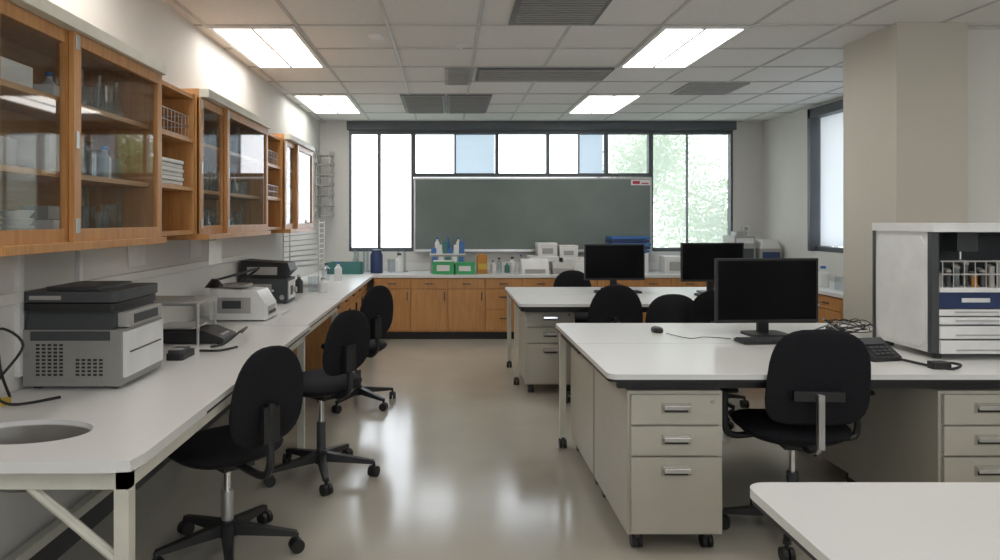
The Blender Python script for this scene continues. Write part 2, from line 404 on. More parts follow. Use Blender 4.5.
for k in range(N):
    j=(k+1)%N
    b.f([It[k],Ot[k],Ot[j],It[j]],i); b.f([Ot[k],Ob[k],Ob[j],Ot[j]],i); b.f([Ib[k],It[k],It[j],Ib[j]],i)
    b.f([Ib[k],Ie[k],Ie[j],Ib[j]],jc); b.f([Ie[k],Ic[k],Ic[j],Ie[j]],js); b.f([Ic[k],Id[k],Id[j],Ic[j]],js)
    b.f([Ob[k],Ib[k],Ib[j],Ob[j]],je)
b.f(Id,js)
b.cyl((cx,cy,TOP-.159),(cx,cy,TOP-.155),.03,m_dgrey,16)
b.box(x0,x1,ys,y1,TOP-.022,TOP,m_lam); b.box(x0+.003,x1-.003,ys,y1-.003,TOP-.034,TOP-.022,m_edge)
zf=TOP-.034
b.box(x1-.06,x1-.025,y0+.03,y1-.03,zf-.05,zf,m_leg); b.box(x0+.03,x0+.07,y0+.03,y1-.03,zf-.05,zf,m_leg)
for yy in (y0+.03,y1-.07):
    b.box(x0+.03,x1-.025,yy,yy+.035,zf-.05,zf,m_leg)
    b.box(x1-.065,x1-.025,yy,yy+.04,0,zf-.05,m_leg); b.box(x0+.03,x0+.07,yy,yy+.04,0,zf-.05,m_leg)
    b.tube([(x1-.05,yy+.02,zf-.26),(x1-.3,yy+.02,zf-.05)],.014,m_leg,8)
b.box(x0+.03,x0+.07,y0+.03,y1-.03,.15,.19,m_leg)
b.done('lab_table_with_sink',0.0)
b=B(); table_top(b,XL+.01,EX-.02,4.265,5.66,.03,(0,0,0,0))
b.box(EX-.09,EX-.05,4.3,5.62,zf-.05,zf,m_leg); b.box(XL+.04,XL+.08,4.3,5.62,zf-.05,zf,m_leg)
for yy in (4.3,5.58):
    b.box(EX-.09,EX-.05,yy,yy+.04,0,zf-.05,m_leg); b.box(XL+.04,XL+.08,yy,yy+.04,0,zf-.05,m_leg); b.box(XL+.08,EX-.09,yy,yy+.035,zf-.05,zf,m_leg)
b.done('lab_table',0.0)

def door_unit_y(b,x0,x1,yf,drw):
    g=.004; t=.018
    b.box(x0+g,x1-g,yf-t,yf,.60,TOP-.045,m_wood)
    if drw:
        b.box(x0+g,x1-g,yf-t,yf,.36,.592,m_wood); b.box(x0+g,x1-g,yf-t,yf,.11,.352,m_wood)
        hs=[.655,.5,.25]
    else:
        b.box(x0+g,x1-g,yf-t,yf,.11,.592,m_wood); hs=[.655]
        b.box(x1-.045,x1-.035,yf-t-.02,yf-t,.46,.56,m_dgrey)
    c=(x0+x1)/2
    for h in hs: b.box(c-.05,c+.05,yf-t-.018,yf-t,h-.004,h+.006,m_dgrey)
b=B(); YF=8.19
b.box(-.86,XR-.005,YF,YB-.025,.09,TOP-.035,m_wood); b.box(-.86,XR-.03,YF+.05,YB-.025,0,.09,m_edge)
x=-.86; k=0
while x+.43<3.4: door_unit_y(b,x,x+.435,YF,k==3 or k==6); x+=.435; k+=1
b.box(XL+.004,XR-.003,YF-.03,YB-.024,TOP-.035,TOP,m_lam)
b.done('back_base_cabinet',0.002)
b=B(); b.box(XL+.003,XR-.003,YB-.022,YB-.002,TOP,TOP+.1,m_lam); b.done('trim_3',0.002)
b=B(); XFc=-.95
b.box(XL+.005,XFc,5.72,8.15,.09,TOP-.035,m_wood); b.box(XL+.005,XFc-.05,5.76,8.15,0,.09,m_edge)
b.box(XL+.003,EX-.03,5.68,8.155,TOP-.035,TOP,m_lam)
y=5.73
while y+.43<8.15:
    g=.004
    b.box(XFc,XFc+.018,y+g,y+.48-g,.6,TOP-.045,m_wood); b.box(XFc,XFc+.018,y+g,y+.48-g,.11,.592,m_wood)
    b.box(XFc+.018,XFc+.036,y+.19,y+.29,.65,.66,m_dgrey); b.box(XFc+.018,XFc+.036,y+.43,y+.44,.46,.56,m_dgrey); y+=.485
b.done('side_base_cabinet',0.002)
b=B()
b.box(3.44,XR-.005,5.1,8.1,.09,TOP-.035,m_wood); b.box(3.49,XR-.005,5.14,8.1,0,.09,m_edge)
b.box(3.40,XR-.003,5.06,8.155,TOP-.035,TOP,m_lam)
y=5.12
while y+.48<8.1:
    b.box(3.422,3.44,y+.004,y+.476,.6,TOP-.045,m_wood); b.box(3.422,3.44,y+.004,y+.476,.11,.592,m_wood); b.box(3.404,3.422,y+.19,y+.29,.65,.66,m_dgrey); y+=.48
b.done('window_side_base_cabinet',0.002)

# ---------------------------------------------------------------- islands
def castor(b,x,y,m=None):
    b.cyl((x-.022,y,.03),(x-.004,y,.03),.03,m_black,16); b.cyl((x+.004,y,.03),(x+.022,y,.03),.03,m_black,16)
    b.box(x-.012,x+.012,y-.02,y+.02,.045,.07,m_dgrey)
def pedestal(x,y,face=-1):
    b=B(); w=.40; d=.68; z0=.075; z1=.68
    b.box(0,w,.02,d,z0,z1,m_cream)
    hs=[(z1-.135,z1-.012),(z1-.265,z1-.145),(z0+.012,z1-.275)]
    for (a,c) in hs:
        b.box(.012,w-.012,0,.02,a,c,m_cream)
        hc=c-.055; m=w/2
        b.box(m-.062,m+.062,-.002,0,hc-.022,hc+.022,m_creamd)
        b.prism([(-.002,hc+.02),(-.02,hc+.012),(-.022,hc-.004),(-.016,hc-.004),(-.012,hc+.006),(-.002,hc+.01)],'x',m-.055,m+.055,m_chrome)
        b.box(m-.05,m+.05,-.003,-.002,hc-.018,hc-.002,m_edge)
    b.cyl((w-.05,-.004,z1-.04),(w-.05,0,z1-.04),.009,m_chrome,12)
    for (cx,cy) in ((.05,.07),(w-.05,.07),(.05,d-.07),(w-.05,d-.07)): castor(b,cx,cy)
    if face<0: b.done('drawer_pedestal',0.003,(x,y,0))
    else: b.done('drawer_pedestal',0.003,(x+w,y+d,0),PI)
pedestal(.76,2.93); pedestal(.76,3.64,1); pedestal(2.07,2.93); pedestal(.63,5.62)
pedestal(2.1,3.64,1)
def desk(name,x0,x1,y0,y1,legs,corners):
    b=B(); table_top(b,x0,x1,y0,y1,.04,corners)
    z=TOP-.034
    b.box(x0+.05,x1-.05,y0+.05,y0+.08,z-.035,z,m_edge); b.box(x0+.05,x1-.05,y1-.08,y1-.05,z-.035,z,m_edge)
    for (lx,ly) in legs:
        b.box(lx-.018,lx+.018,ly-.018,ly+.018,.06,z-.035,m_leg); b.box(lx-.018,lx+.018,ly-.018,ly+.018,z-.04,z,m_leg)
        castor(b,lx,ly)
    for lx in sorted(set(l[0] for l in legs)): b.box(lx-.015,lx+.015,y0+.08,y1-.08,z-.035,z-.002,m_edge)
    b.done(name)
desk('office_desk',.67,3.2,2.9,3.622,[(3.15,2.97),(3.15,3.55)],(1,1,0,0))
desk('office_desk',.67,3.2,3.628,4.35,[(.71,4.30),(3.15,4.30),(3.15,3.7)],(0,0,1,1))
desk('office_desk',.55,2.85,5.33,6.007,[(.59,5.95),(2.8,5.38)],(1,1,0,0))
desk('office_desk',.55,2.85,6.013,6.69,[(.59,6.64),(2.8,6.64)],(0,0,1,1))
b=B(); table_top(b,.722,2.5,.6,1.708,.05,(1,1,1,1))
z=TOP-.034
for lx in (.86,2.42):
    for ly in (.68,1.58): b.box(lx-.02,lx+.02,ly-.02,ly+.02,0,z,m_leg)
b.box(.88,2.40,1.56,1.59,z-.05,z,m_leg); b.box(.88,2.4,.67,.70,z-.05,z,m_leg); b.done('white_table')

# ---------------------------------------------------------------- chairs
def chair(name,x,y,rz,sh=.45,style='task',base_rot=0.0,bh=.22,gas=None,off=.2,bw=.2):
    b=B(); gas=gas or m_dgrey
    b.cyl((0,0,.07),(0,0,.14),.035,m_black,16)
    for k in range(5):
        a=2*PI*k/5+base_rot; R=Matrix.Rotation(a,4,'Z'); i=b.mi(m_black)
        P=[(0,-.028,.085),(0,.028,.085),(0,.022,.135),(0,-.022,.135),(.29,-.016,.07),(.29,.016,.07),(.29,.012,.088),(.29,-.012,.088)]
        V=[b.v(R@Vector(p)) for p in P]
        for q in ((0,1,2,3),(4,7,6,5),(0,4,5,1),(1,5,6,2),(2,6,7,3),(3,7,4,0)): b.f([V[j] for j in q],i)
        c=R@Vector((.29,0,0)); ra=a+.7*k
        t=Vector((math.cos(ra),math.sin(ra),0))
        c.z=.029
        b.cyl(c-t*.024,c-t*.005,.029,m_black,14); b.cyl(c+t*.005,c+t*.024,.029,m_black,14)
        b.cyl((c.x,c.y,.03),(c.x,c.y,.08),.009,m_black,8)
    b.cyl((0,0,.12),(0,0,.12+(sh-.2)*.55),.025,gas,16); b.cyl((0,0,.12),(0,0,sh-.07),.014,m_chrome,12)
    b.box(-.07,.07,-.1,.1,sh-.085,sh-.05,m_black); b.cyl((.07,.03,sh-.07),(.22,.05,sh-.075),.007,m_black,8)
    b.pad(Matrix.Translation((0,.04,sh-.02)),.235,.22,.036,m_fabric,kx=.25,n=2.8)
    b.pad(Matrix.Translation((0,.04,sh-.045)),.21,.195,.018,m_black,kx=.25,n=2.8)
    lean=math.radians(11)
    bc=Vector((0,-off-.02,sh+.05+bh))
    Rm=Matrix.Translation(bc)@Matrix.Rotation(PI/2+lean,4,'X')
    yb=-off
    if style=='task':
        b.pad(Rm,bw,bh,.024,m_fabric,kx=1.1,ky=.25,n=2.5,taper=.1)
        b.tube([(0,-.08,sh-.065),(0,yb,sh-.065),(0,yb-.06,sh-.01),(0,yb-.06,sh+.1),(0,yb-.07,sh+bh+.03)],.016,m_black,8,smooth=5)
        b.box(-.035,.035,yb-.075,yb-.045,sh+.08,sh+.22,m_black)
    else:
        b.pad(Rm,bw,bh,.018,m_fabric,kx=1.0,ky=.2,n=3.4,taper=.06)
        b.tube([(0,-.08,sh-.065),(0,yb,sh-.065),(0,yb-.075,sh-.01),(0,yb-.08,sh+.12),(0,yb-.07,sh+.2)],.013,m_chrome,8,smooth=5)
        b.box(-.012,.012,yb-.095,yb-.07,sh-.02,sh+.2,m_alu)
        b.box(-.1,.1,yb-.075,yb-.045,sh+.17,sh+.21,m_black)
        for sx in (-1,1):
            b.tube([(sx*.15,0.03,sh-.055),(sx*.25,.02,sh-.06),(sx*.285,.02,sh-.02),(sx*.285,.02,sh+.15)],.015,m_black,8,smooth=5)
            b.pad(Matrix.Translation((sx*.285,.02,sh+.16)),.038,.11,.013,m_black,n=3.5,seg=24)
    return b.done(name,0.0,(x,y,0),rz)
rad=math.radians
chair('office_chair',-.925,2.95,rad(45),.46,base_rot=rad(100),gas=m_alu,bh=.205,bw=.158,off=.28)
chair('office_chair',-.69,3.84,rad(52),.52,base_rot=.3,bh=.18,bw=.165,off=.16)
chair('office_chair',-.68,5.34,rad(50),.45,base_rot=.9,bh=.21,bw=.175,off=.15)
chair('desk_armchair',1.54,3.12,rad(-5),.49,'arm',.5,bh=.21,bw=.205)
chair('office_chair',1.62,4.80,rad(176),.46,base_rot=.2,bh=.18)
chair('office_chair',2.45,4.72,rad(184),.46,base_rot=.2,bh=.18)
chair('office_chair',1.17,5.22,rad(5),.46,base_rot=.1,bh=.22)
chair('office_chair',1.93,5.22,rad(-5),.46,base_rot=.1,bh=.2)
chair('office_chair',1.28,6.93,rad(178),.46,base_rot=.1,bh=.19)

# ---------------------------------------------------------------- monitors etc
def monitor(x,y,rz=0,w=.56,h=.335,zc=1.02):
    b=B()
    b.rprism(-.11,.11,-.08,.1,TOP,TOP+.014,m_black,.03)
    b.prism([(.03,TOP+.014),(.055,TOP+.014),(.05,zc+.05),(.03,zc+.05)],'x',-.03,.03,m_black)
    b.box(-w/2,w/2,-.012,.012,zc-h/2,zc+h/2,m_black)
    b.box(-w/2+.05,w/2-.05,.012,.035,zc-h/2+.05,zc+h/2-.05,m_black)
    b.box(-w/2+.012,w/2-.012,-.0135,-.012,zc-h/2+.018,zc+h/2-.012,m_screen)
    b.done('computer_monitor',0.003,(x,y,0),rz)
monitor(1.53,6.4,0,.55,.33,1.015); monitor(2.33,6.15,rad(3),.56,.34,1.03); monitor(1.77,3.88,rad(4),.585,.355,1.01)
def keyboard(x,y,rz):
    b=B(); b.rprism(-.2,.2,-.065,.065,TOP+.001,TOP+.016,m_black,.012)
    for r in range(5):
        for c in range(15): b.box(-.19+c*.0255,-.169+c*.0255,-.055+r*.0225,-.036+r*.0225,TOP+.016,TOP+.021,m_dgrey)
    b.done('keyboard',0,(x,y,0),rz)
keyboard(1.72,3.66,rad(4)); keyboard(1.5,6.15,0); keyboard(2.3,5.9,0)
def mouse(x,y,rz,col):
    b=B(); b.pad(Matrix.Translation((0,0,TOP+.012)),.031,.052,.018,col,n=2.4,seg=24); b.box(-.001,.001,.01,.045,TOP+.024,TOP+.03,m_edge)
    b.done('computer_mouse',0,(x,y,0),rz)
mouse(1.20,4.0,0,m_black)
b=B()
cr=random.Random(3)
for k in range(6):
    pts=[(2.1,4.02,TOP+.006)]
    a=cr.random()*6; 
    for j in range(7):
        a+=cr.uniform(.6,1.3); rr=cr.uniform(.06,.15)
        pts.append((2.27+rr*1.0*math.cos(a),3.93+rr*math.sin(a),TOP+.006+abs(math.sin(a*1.3+k))*.07))
    pts.append((2.3,4.15,TOP+.006))
    b.tube(pts,.0028,m_black if k%3 else m_lgrey,6,smooth=5)
b.rprism(2.17,2.26,3.97,4.02,TOP+.001,TOP+.03,m_black,.01)
b.done('desk_cables')
b=B(); b.tube([(1.52,3.75,TOP+.005),(1.4,3.8,TOP+.005),(1.3,3.76,TOP+.005),(1.23,3.92,TOP+.005)],.0022,m_black,6,smooth=6); b.done('mouse_cable')
b=B()
b.prism([(-.06,0),(.06,0),(.06,.09),(-.06,.02)],'x',-.075,.075,m_black)
R=Matrix.Translation((0,0,.055))@Matrix.Rotation(math.atan2(.07,.12),4,'X')
b.box(-.055,.055,.015,.06,.002,.006,m_dgrey,R)
for r in range(3):
    for c in range(4): b.box(-.05+c*.027,-.03+c*.027,-.055+r*.021,-.041+r*.021,.001,.006,m_dgrey,R)
b.done('desk_phone',0.003,(1.98,3.22,TOP),rad(12))
b=B(); b.tube([(2.05,3.18,TOP+.01),(2.1,3.05,TOP+.006),(2.15,2.98,TOP+.006),(2.2,3.0,TOP+.02),(2.16,3.06,TOP+.02)],.006,m_black,8,smooth=6); b.rprism(2.08,2.16,2.99,3.04,TOP+.001,TOP+.03,m_black,.01); b.done('power_cable')

# analyser on right
b=B(); x0,x1,y0,y1=2.22,2.88,3.2,3.64; z0=TOP+.03; z1=1.385
b.box(x0,x0+.02,y0+.03,y1,z0,z1-.04,m_white)
b.prism([(y0+.045,z0+.05),(y0+.08,z0+.02),(y1-.06,z0+.02),(y1-.03,z0+.06),(y1-.03,z1-.1),(y1-.06,z1-.06),(y0+.08,z1-.06),(y0+.045,z1-.1)],'x',x0-.006,x0,m_white)
b.box(x0-.01,x1+.01,y0-.02,y1,z1-.04,z1,m_white); b.box(x0+.02,x1,y1-.02,y1,z0,z1-.04,m_lgrey)
b.box(x1-.02,x1,y0,y1-.02,z0,z1-.04,m_white)
b.box(x0-.003,x0+.03,y0-.0,y0+.03,z0,z1-.04,m_dgrey)
b.box(x0-.008,x0-.003,y1-.02,y1-.0,z0+.0,z1-.04,m_dgrey)
b.box(x0+.02,x1-.02,y0+.1,y1-.02,z0,z0+.20,m_lgrey)
b.box(x0+.03,x1-.02,y0+.32,y1-.02,z0+.2,z1-.04,m_dgrey)
for k,(a,c) in enumerate(((.0,.06),(.068,.125),(.133,.165),(.172,.20))):
    b.box(x0+.03,x1-.02,y0-.012+.004*k,y0+.1,z0+a,z0+c,m_white)
    b.box(x0+.1,x0+.3,y0-.016+.004*k,y0-.012+.004*k,z0+a+.014,z0+a+.02,m_lgrey)
b.box(x0+.03,x1-.02,y0+.01,y0+.3,z0+.205,z0+.28,m_navy); b.box(x0+.14,x0+.27,y0+.008,y0+.01,z0+.232,z0+.252,m_white)
b.box(x0+.03,x1-.02,y0-.01,y0+.3,z0+.28,z0+.30,m_white)
for r in range(4):
    for c in range(14):
        px=x0+.06+c*.04; py=y0+.04+r*.06; hh=.05+.018*((r*3+c)%4)
        b.cyl((px,py,z0+.30),(px,py,z0+.30+hh),.012,[m_lgrey,m_dgrey,m_gware,m_dgrey,m_lgrey,m_orange,m_gware][(r*5+c*3)%7],10)
        b.cyl((px,py,z0+.30+hh),(px,py,z0+.31+hh),.013,m_lgrey,10)
b.tube([(x0+.05,y0+.02,z0+.36),(x1-.05,y0+.02,z0+.36)],.004,m_alu,8)
b.tube([(x0+.05,y0+.02,z0+.42),(x1-.05,y0+.02,z0+.42)],.004,m_alu,8)
for c in range(12): b.tube([(x0+.06+c*.05,y0+.02,z0+.3),(x0+.06+c*.05,y0+.02,z0+.42)],.0025,m_alu,6)
b.box(x0+.2,x0+.3,y0+.12,y0+.22,z0+.46,z1-.04,m_dgrey); b.cyl((x0+.25,y0+.17,z0+.42),(x0+.25,y0+.17,z0+.46),.006,m_alu,8)
for fx in (x0+.05,x1-.05):
    for fy in (y0+.05,y1-.05): b.cyl((fx,fy,TOP),(fx,fy,z0+.001),.02,m_black,12)
b.done('automated_sample_analyser',0.003)

# ---------------------------------------------------------------- left bench equipment
b=B(); x0,x1,y0,y1=-1.60,-1.23,2.64,3.02; z=TOP+.012
b.box(x0,x1,y0,y1,z,.985,m_print)
b.prism([(y0,.985),(y1,.985),(y1-.01,1.055),(y0+.02,1.055)],'x',x0+.01,x1-.03,m_dgrey)
b.rprism(x0-.0,x1-.02,y0-.005,y1,1.055,1.085,m_black,.02); b.rprism(x0,x1-.01,y0-.01,y1+.0,1.09,1.13,m_dgrey,.025)
b.rprism(x0+.05,x1-.1,y0+.05,y1-.05,1.13,1.142,m_dgrey,.02)
b.box(x1,x1+.012,y0+.015,y1-.015,z+.03,.975,m_white); b.box(x1+.012,x1+.018,y0+.05,y1-.05,z+.12,z+.125,m_dgrey); b.box(x1-.03,x1+.014,y0+.04,y1-.04,.99,1.045,m_lgrey)
b.box(x1+.014,x1+.017,y0+.08,y1-.08,1.0,1.035,m_dgrey)
for r in range(9):
    for c in range(5):
        b.box(x0+.05+c*.022,x0+.064+c*.022,y0-.002,y0,z+.04+r*.014,z+.048+r*.014,m_edge)
        if r<5: b.box(x0+.2+c*.022,x0+.214+c*.022,y0-.002,y0,z+.04+r*.014,z+.048+r*.014,m_edge)
b.box(x0+.03,x1-.04,y0-.004,y0,.945,.98,m_dgrey)
for fx in (x0+.04,x1-.04):
    for fy in (y0+.04,y1-.04): b.box(fx-.015,fx+.015,fy-.015,fy+.015,TOP,z,m_black)
b.box(x0+.03,x0+.15,y0-.012,y0-.006,1.1,1.115,m_lgrey)
b.done('laser_printer',0.004)
b=B(); b.tube([(-1.56,2.5,TOP+.006),(-1.57,2.46,TOP+.12),(-1.6,2.5,TOP+.25),(-1.55,2.56,TOP+.18),(-1.58,2.45,TOP+.06),(-1.5,2.4,TOP+.008),(-1.38,2.5,TOP+.008)],.005,m_black,8,smooth=6)
b.rprism(-1.6,-1.52,2.4,2.45,TOP+.001,TOP+.02,m_yellow,.01); b.done('printer_cable')
b=B(); b.rprism(-1.28,-1.2,3.18,3.34,TOP,TOP+.03,m_black,.015); b.rprism(-1.275,-1.205,3.185,3.3,TOP+.03,TOP+.045,m_dgrey,.015); b.box(-1.265,-1.215,3.2,3.24,TOP+.045,TOP+.048,m_lgrey); b.done('label_maker',0.003)
b=B()
b.rprism(-1.6,-1.25,3.55,3.85,.972,.984,m_lgrey,.015); b.rprism(-1.59,-1.26,3.56,3.84,.962,.972,m_alu,.015)
for px in (-1.58,-1.27):
    for py in (3.57,3.83): b.cyl((px,py,TOP),(px,py,.962),.008,m_alu,10)
b.done('metal_riser_stand',0.002)
b=B(); b.prism([(-1.53,TOP+.005),(-1.15,TOP+.005),(-1.15,TOP+.03),(-1.25,TOP+.07),(-1.53,TOP+.07)],'y',3.6,3.82,m_black)
b.rprism(-1.51,-1.3,3.61,3.81,TOP+.075,TOP+.085,m_alu,.02); b.cyl((-1.4,3.7,TOP+.06),(-1.4,3.7,TOP+.078),.03,m_dgrey,12)
b.box(-1.22,-1.17,3.65,3.77,TOP+.032,TOP+.045,m_lgrey)
for q in ((-1.5,3.62),(-1.18,3.62),(-1.5,3.8),(-1.18,3.8)): b.cyl((q[0],q[1],TOP),(q[0],q[1],TOP+.006),.012,m_black,10)
b.done('digital_balance',0.004)
b=B(); b.tube([(-1.18,3.5,TOP+.006),(-1.1,3.45,TOP+.03),(-1.06,3.6,TOP+.07),(-1.1,3.85,TOP+.05),(-1.16,3.95,TOP+.006)],.006,m_black,8,smooth=6)
b.tube([(-1.2,3.4,TOP+.006),(-1.1,3.38,TOP+.01),(-1.05,3.5,TOP+.006)],.006,m_black,8,smooth=6); b.done('balance_cable')
b=B()
b.prism([(-1.5,TOP+.008),(-1.14,TOP+.008),(-1.14,TOP+.1),(-1.2,TOP+.19),(-1.5,TOP+.21)],'y',4.42,4.68,m_white)
b.box(-1.14,-1.137,4.46,4.64,TOP+.03,TOP+.09,m_lgrey)
for k in range(4): b.cyl((-1.137,4.48+k*.045,TOP+.05),(-1.13,4.48+k*.045,TOP+.05),.011,m_dgrey,12)
b.box(-1.45,-1.24,4.418,4.42,TOP+.05,TOP+.15,m_lgrey)
b.box(-1.42,-1.3,4.416,4.418,TOP+.08,TOP+.13,m_dgrey)
b.rprism(-1.46,-1.28,4.46,4.64,TOP+.21,TOP+.225,m_lgrey,.03)
for q in ((-1.47,4.45),(-1.17,4.45),(-1.47,4.65),(-1.17,4.65)): b.cyl((q[0],q[1],TOP),(q[0],q[1],TOP+.009),.012,m_black,10)
b.done('benchtop_spectrometer',0.005)
b=B()
b.box(-1.58,-1.22,5.35,5.62,TOP+.008,TOP+.19,m_dgrey); b.prism([(-1.58,TOP+.19),(-1.26,TOP+.19),(-1.2,TOP+.25),(-1.22,TOP+.31),(-1.58,TOP+.33)],'y',5.36,5.61,m_black)
b.box(-1.22,-1.212,5.38,5.59,TOP+.03,TOP+.17,m_white); b.box(-1.212,-1.208,5.42,5.5,TOP+.06,TOP+.13,m_dgrey)
b.cyl((-1.212,5.55,TOP+.09),(-1.19,5.55,TOP+.09),.022,m_lgrey,18)
b.box(-1.54,-1.34,5.346,5.35,TOP+.07,TOP+.15,m_lgrey); b.box(-1.52,-1.42,5.343,5.346,TOP+.09,TOP+.13,m_navy)
for k in range(3): b.cyl((-1.39+k*.03,5.341,TOP+.1),(-1.39+k*.03,5.346,TOP+.1),.009,m_white,12)
b.box(-1.53,-1.3,5.354,5.36,TOP+.22,TOP+.28,m_lgrey)
b.cyl((-1.26,5.34,TOP+.05),(-1.26,5.35,TOP+.05),.02,m_chrome,16)
for q in ((-1.55,5.38),(-1.25,5.38),(-1.55,5.59),(-1.25,5.59)): b.cyl((q[0],q[1],TOP),(q[0],q[1],TOP+.009),.014,m_black,10)
b.done('black_centrifuge',0.005)
b=B(); b.cyl((-1.5,4.95,TOP),(-1.5,4.95,TOP+.02),.08,m_black,20); b.tube([(-1.5,4.95,TOP+.02),(-1.5,4.95,TOP+.17)],.009,m_black,8)
b.tube([(-1.5,4.95,TOP+.17),(-1.25,4.65,TOP+.32)],.008,m_black,8); b.tube([(-1.25,4.65,TOP+.32),(-1.42,4.3,TOP+.27)],.008,m_black,8)
b.lathe([(.02,.05),(.035,.03),(.06,0)],(-1.42,4.28,TOP+.23),m_black,18); b.done('desk_lamp')
b=B()
for k in range(9):
    z=.94+k*.05
    b.prism([(-1.55,z),(-1.22,z+.03),(-1.22,z+.036),(-1.55,z+.006)],'y',6.65,6.92,m_white)
for xx,zt in ((-1.56,1.36),(-1.225,1.4)):
    for yy in (6.64,6.92): b.box(xx,xx+.012,yy,yy+.012,TOP,zt,m_white)
b.box(-1.56,-1.21,6.64,6.932,TOP,TOP+.03,m_white)
b.done('paper_sorter_rack')
b=B(); bottle(b,-1.1,6.2,TOP,.04,.13,m_white,m_lgrey); beaker(b,-1.2,6.3,TOP,.05,.13); bottle(b,-1.3,6.15,TOP,.035,.16,m_dgrey,m_white); b.box(-1.5,-1.4,6.1,6.3,TOP,TOP+.08,m_white)
bottle(b,-1.15,7.4,TOP,.04,.2,m_white,m_blue); bottle(b,-1.3,7.5,TOP,.045,.18,m_gware,m_dgrey); b.done('bench_bottles')
b=B(); b.box(-1.42,-1.12,4.72,4.9,TOP,TOP+.012,m_paper); b.box(-1.4,-1.1,4.75,4.93,TOP+.012,TOP+.02,m_white); b.done('paper_stack')
b=B()
for yy in (2.62,3.05): b.box(XL,XL+.02,yy,yy+.03,TOP+.05,1.29,m_white)
b.box(XL,XL+.025,2.0,5.6,TOP+.33,TOP+.37,m_wall)
b.done('wall_cable_trunking',0.002)
b=B()
b.box(XL+.24,XL+.243,4.05,4.28,1.14,1.28,m_paper)
b.box(XL+.002,XL+.005,3.55,3.75,1.16,1.29,m_paper); b.box(XL+.002,XL+.005,4.4,4.6,1.16,1.29,m_paper)
b.done('wall_notice')
b=B(); b.box(XL+.002,XL+.006,4.75,4.9,1.15,1.28,m_green); b.box(XL+.002,XL+.008,4.77,4.88,1.17,1.2,m_white); b.done('green_wall_sign')

b=B(); xa,xb=-1.60,-1.44
for yy in (8.55,8.8): b.box(xa,xa+.012,yy,yy+.012,1.42,2.24,m_lgrey); b.box(xb,xb+.01,yy,yy+.01,1.42,2.24,m_lgrey)
for k in range(7):
    z=1.45+k*.125
    for j in range(6): b.tube([(xa,8.56+j*.05,z),(xb+.02,8.56+j*.05,z),(xb+.02,8.56+j*.05,z+.04)],.006,m_lgrey,6)
    b.tube([(xb+.005,8.55,z),(xb+.005,8.81,z)],.008,m_lgrey,6); b.tube([(xa+.005,8.55,z),(xa+.005,8.81,z)],.008,m_lgrey,6)
b.box(XL+.001,xa,8.55,8.81,1.5,1.54,m_alu); b.box(XL+.001,xa,8.55,8.81,2.1,2.14,m_alu)
b.done('glassware_drying_rack')

# ---------------------------------------------------------------- back counter items
Z=TOP
b=B(); b.rprism(-1.42,-1.0,8.25,8.44,Z,Z+.01,m_teal,.03)
for (a,c,d,e) in ((-1.42,-1.41,8.27,8.42),(-1.01,-1.0,8.27,8.42),(-1.4,-1.02,8.25,8.26),(-1.4,-1.02,8.43,8.44)): b.box(a,c,d,e,Z+.01,Z+.14,m_teal)
b.box(-1.3,-1.1,8.3,8.4,Z+.01,Z+.1,m_dgrey)
b.done('teal_tray',0.002)
b=B()
for (x,h) in ((-1.1,.42),(-1.02,.33),(-.98,.5),(-.6,.38),(-.52,.45)): 
    b.cyl((x,8.62,Z),(x,8.62,Z+h),.016,m_gware,12); b.lathe([(.04,0),(.04,.01),(.02,.014)],(x,8.62,Z),m_lgrey,14); b.lathe([(.02,0),(.024,.01)],(x,8.62,Z+h),m_lgrey,12)
bottle(b,-.58,8.5,Z,.05,.24,m_white,m_dgrey); beaker(b,-.68,8.58,Z,.05,.16); flask(b,-1.15,8.75,Z,.05,.3)
b.done('graduated_cylinders')
b=B(); b.lathe([(.07,0),(.075,.01),(.075,.22),(.06,.25),(.06,.28)],(-.85,8.45,Z),m_navy,20); b.done('blue_reagent_jar')
b=B(); b.box(-.2,.22,8.42,8.7,Z,Z+.22,m_lgrey); b.box(-.21,.23,8.41,8.71,Z+.22,Z+.235,m_white)
cols=[m_blue,m_white,m_teal,m_blue,m_white,m_blue]
for k in range(6): b.box(-.19+k*.068,-.13+k*.068,8.45,8.55,Z+.235,Z+.30+.04*(k%3),cols[k])
for k in range(3): bottle(b,-.12+k*.13,8.63,Z+.235,.03,.19,[m_white,m_blue,m_white][k],m_blue)
for k in range(5): b.box(-.18+k*.08,-.12+k*.08,8.405,8.41,Z+.1,Z+.2,[m_blue,m_paper,m_teal,m_paper,m_blue][k])
b.done('reagent_bottle_rack',0.002)
b=B(); b.box(-.17,.08,8.22,8.4,Z,Z+.15,m_green); b.box(-.16,.07,8.23,8.39,Z+.15,Z+.16,m_paper); b.box(-.12,.03,8.216,8.22,Z+.04,Z+.11,m_paper)
b.box(.1,.33,8.22,8.4,Z,Z+.14,m_green); b.box(.14,.28,8.216,8.22,Z+.04,Z+.1,m_paper); b.done('glove_boxes',0.003)
b=B(); b.box(.36,.48,8.35,8.5,Z,Z+.2,m_orange); b.box(.365,.475,8.345,8.35,Z+.05,Z+.12,m_yellow); b.prism([(.36,Z+.2),(.48,Z+.2),(.46,Z+.23),(.38,Z+.23)],'y',8.36,8.49,m_orange); b.done('orange_carton',0.003)
def carton(x0,x1,y0,y1,z0,z1,lab,name='cardboard_carton'):
    b=B(); b.box(x0,x1,y0,y1,z0,z1,m_white); b.box(x0-.003,x1+.003,y0-.003,y1+.003,z1-.03,z1+.002,m_paper)
    b.box(x0+.05,x1-.05,y0-.004,y0,z0+.03,z1-.06,lab); b.done(name,0.002)
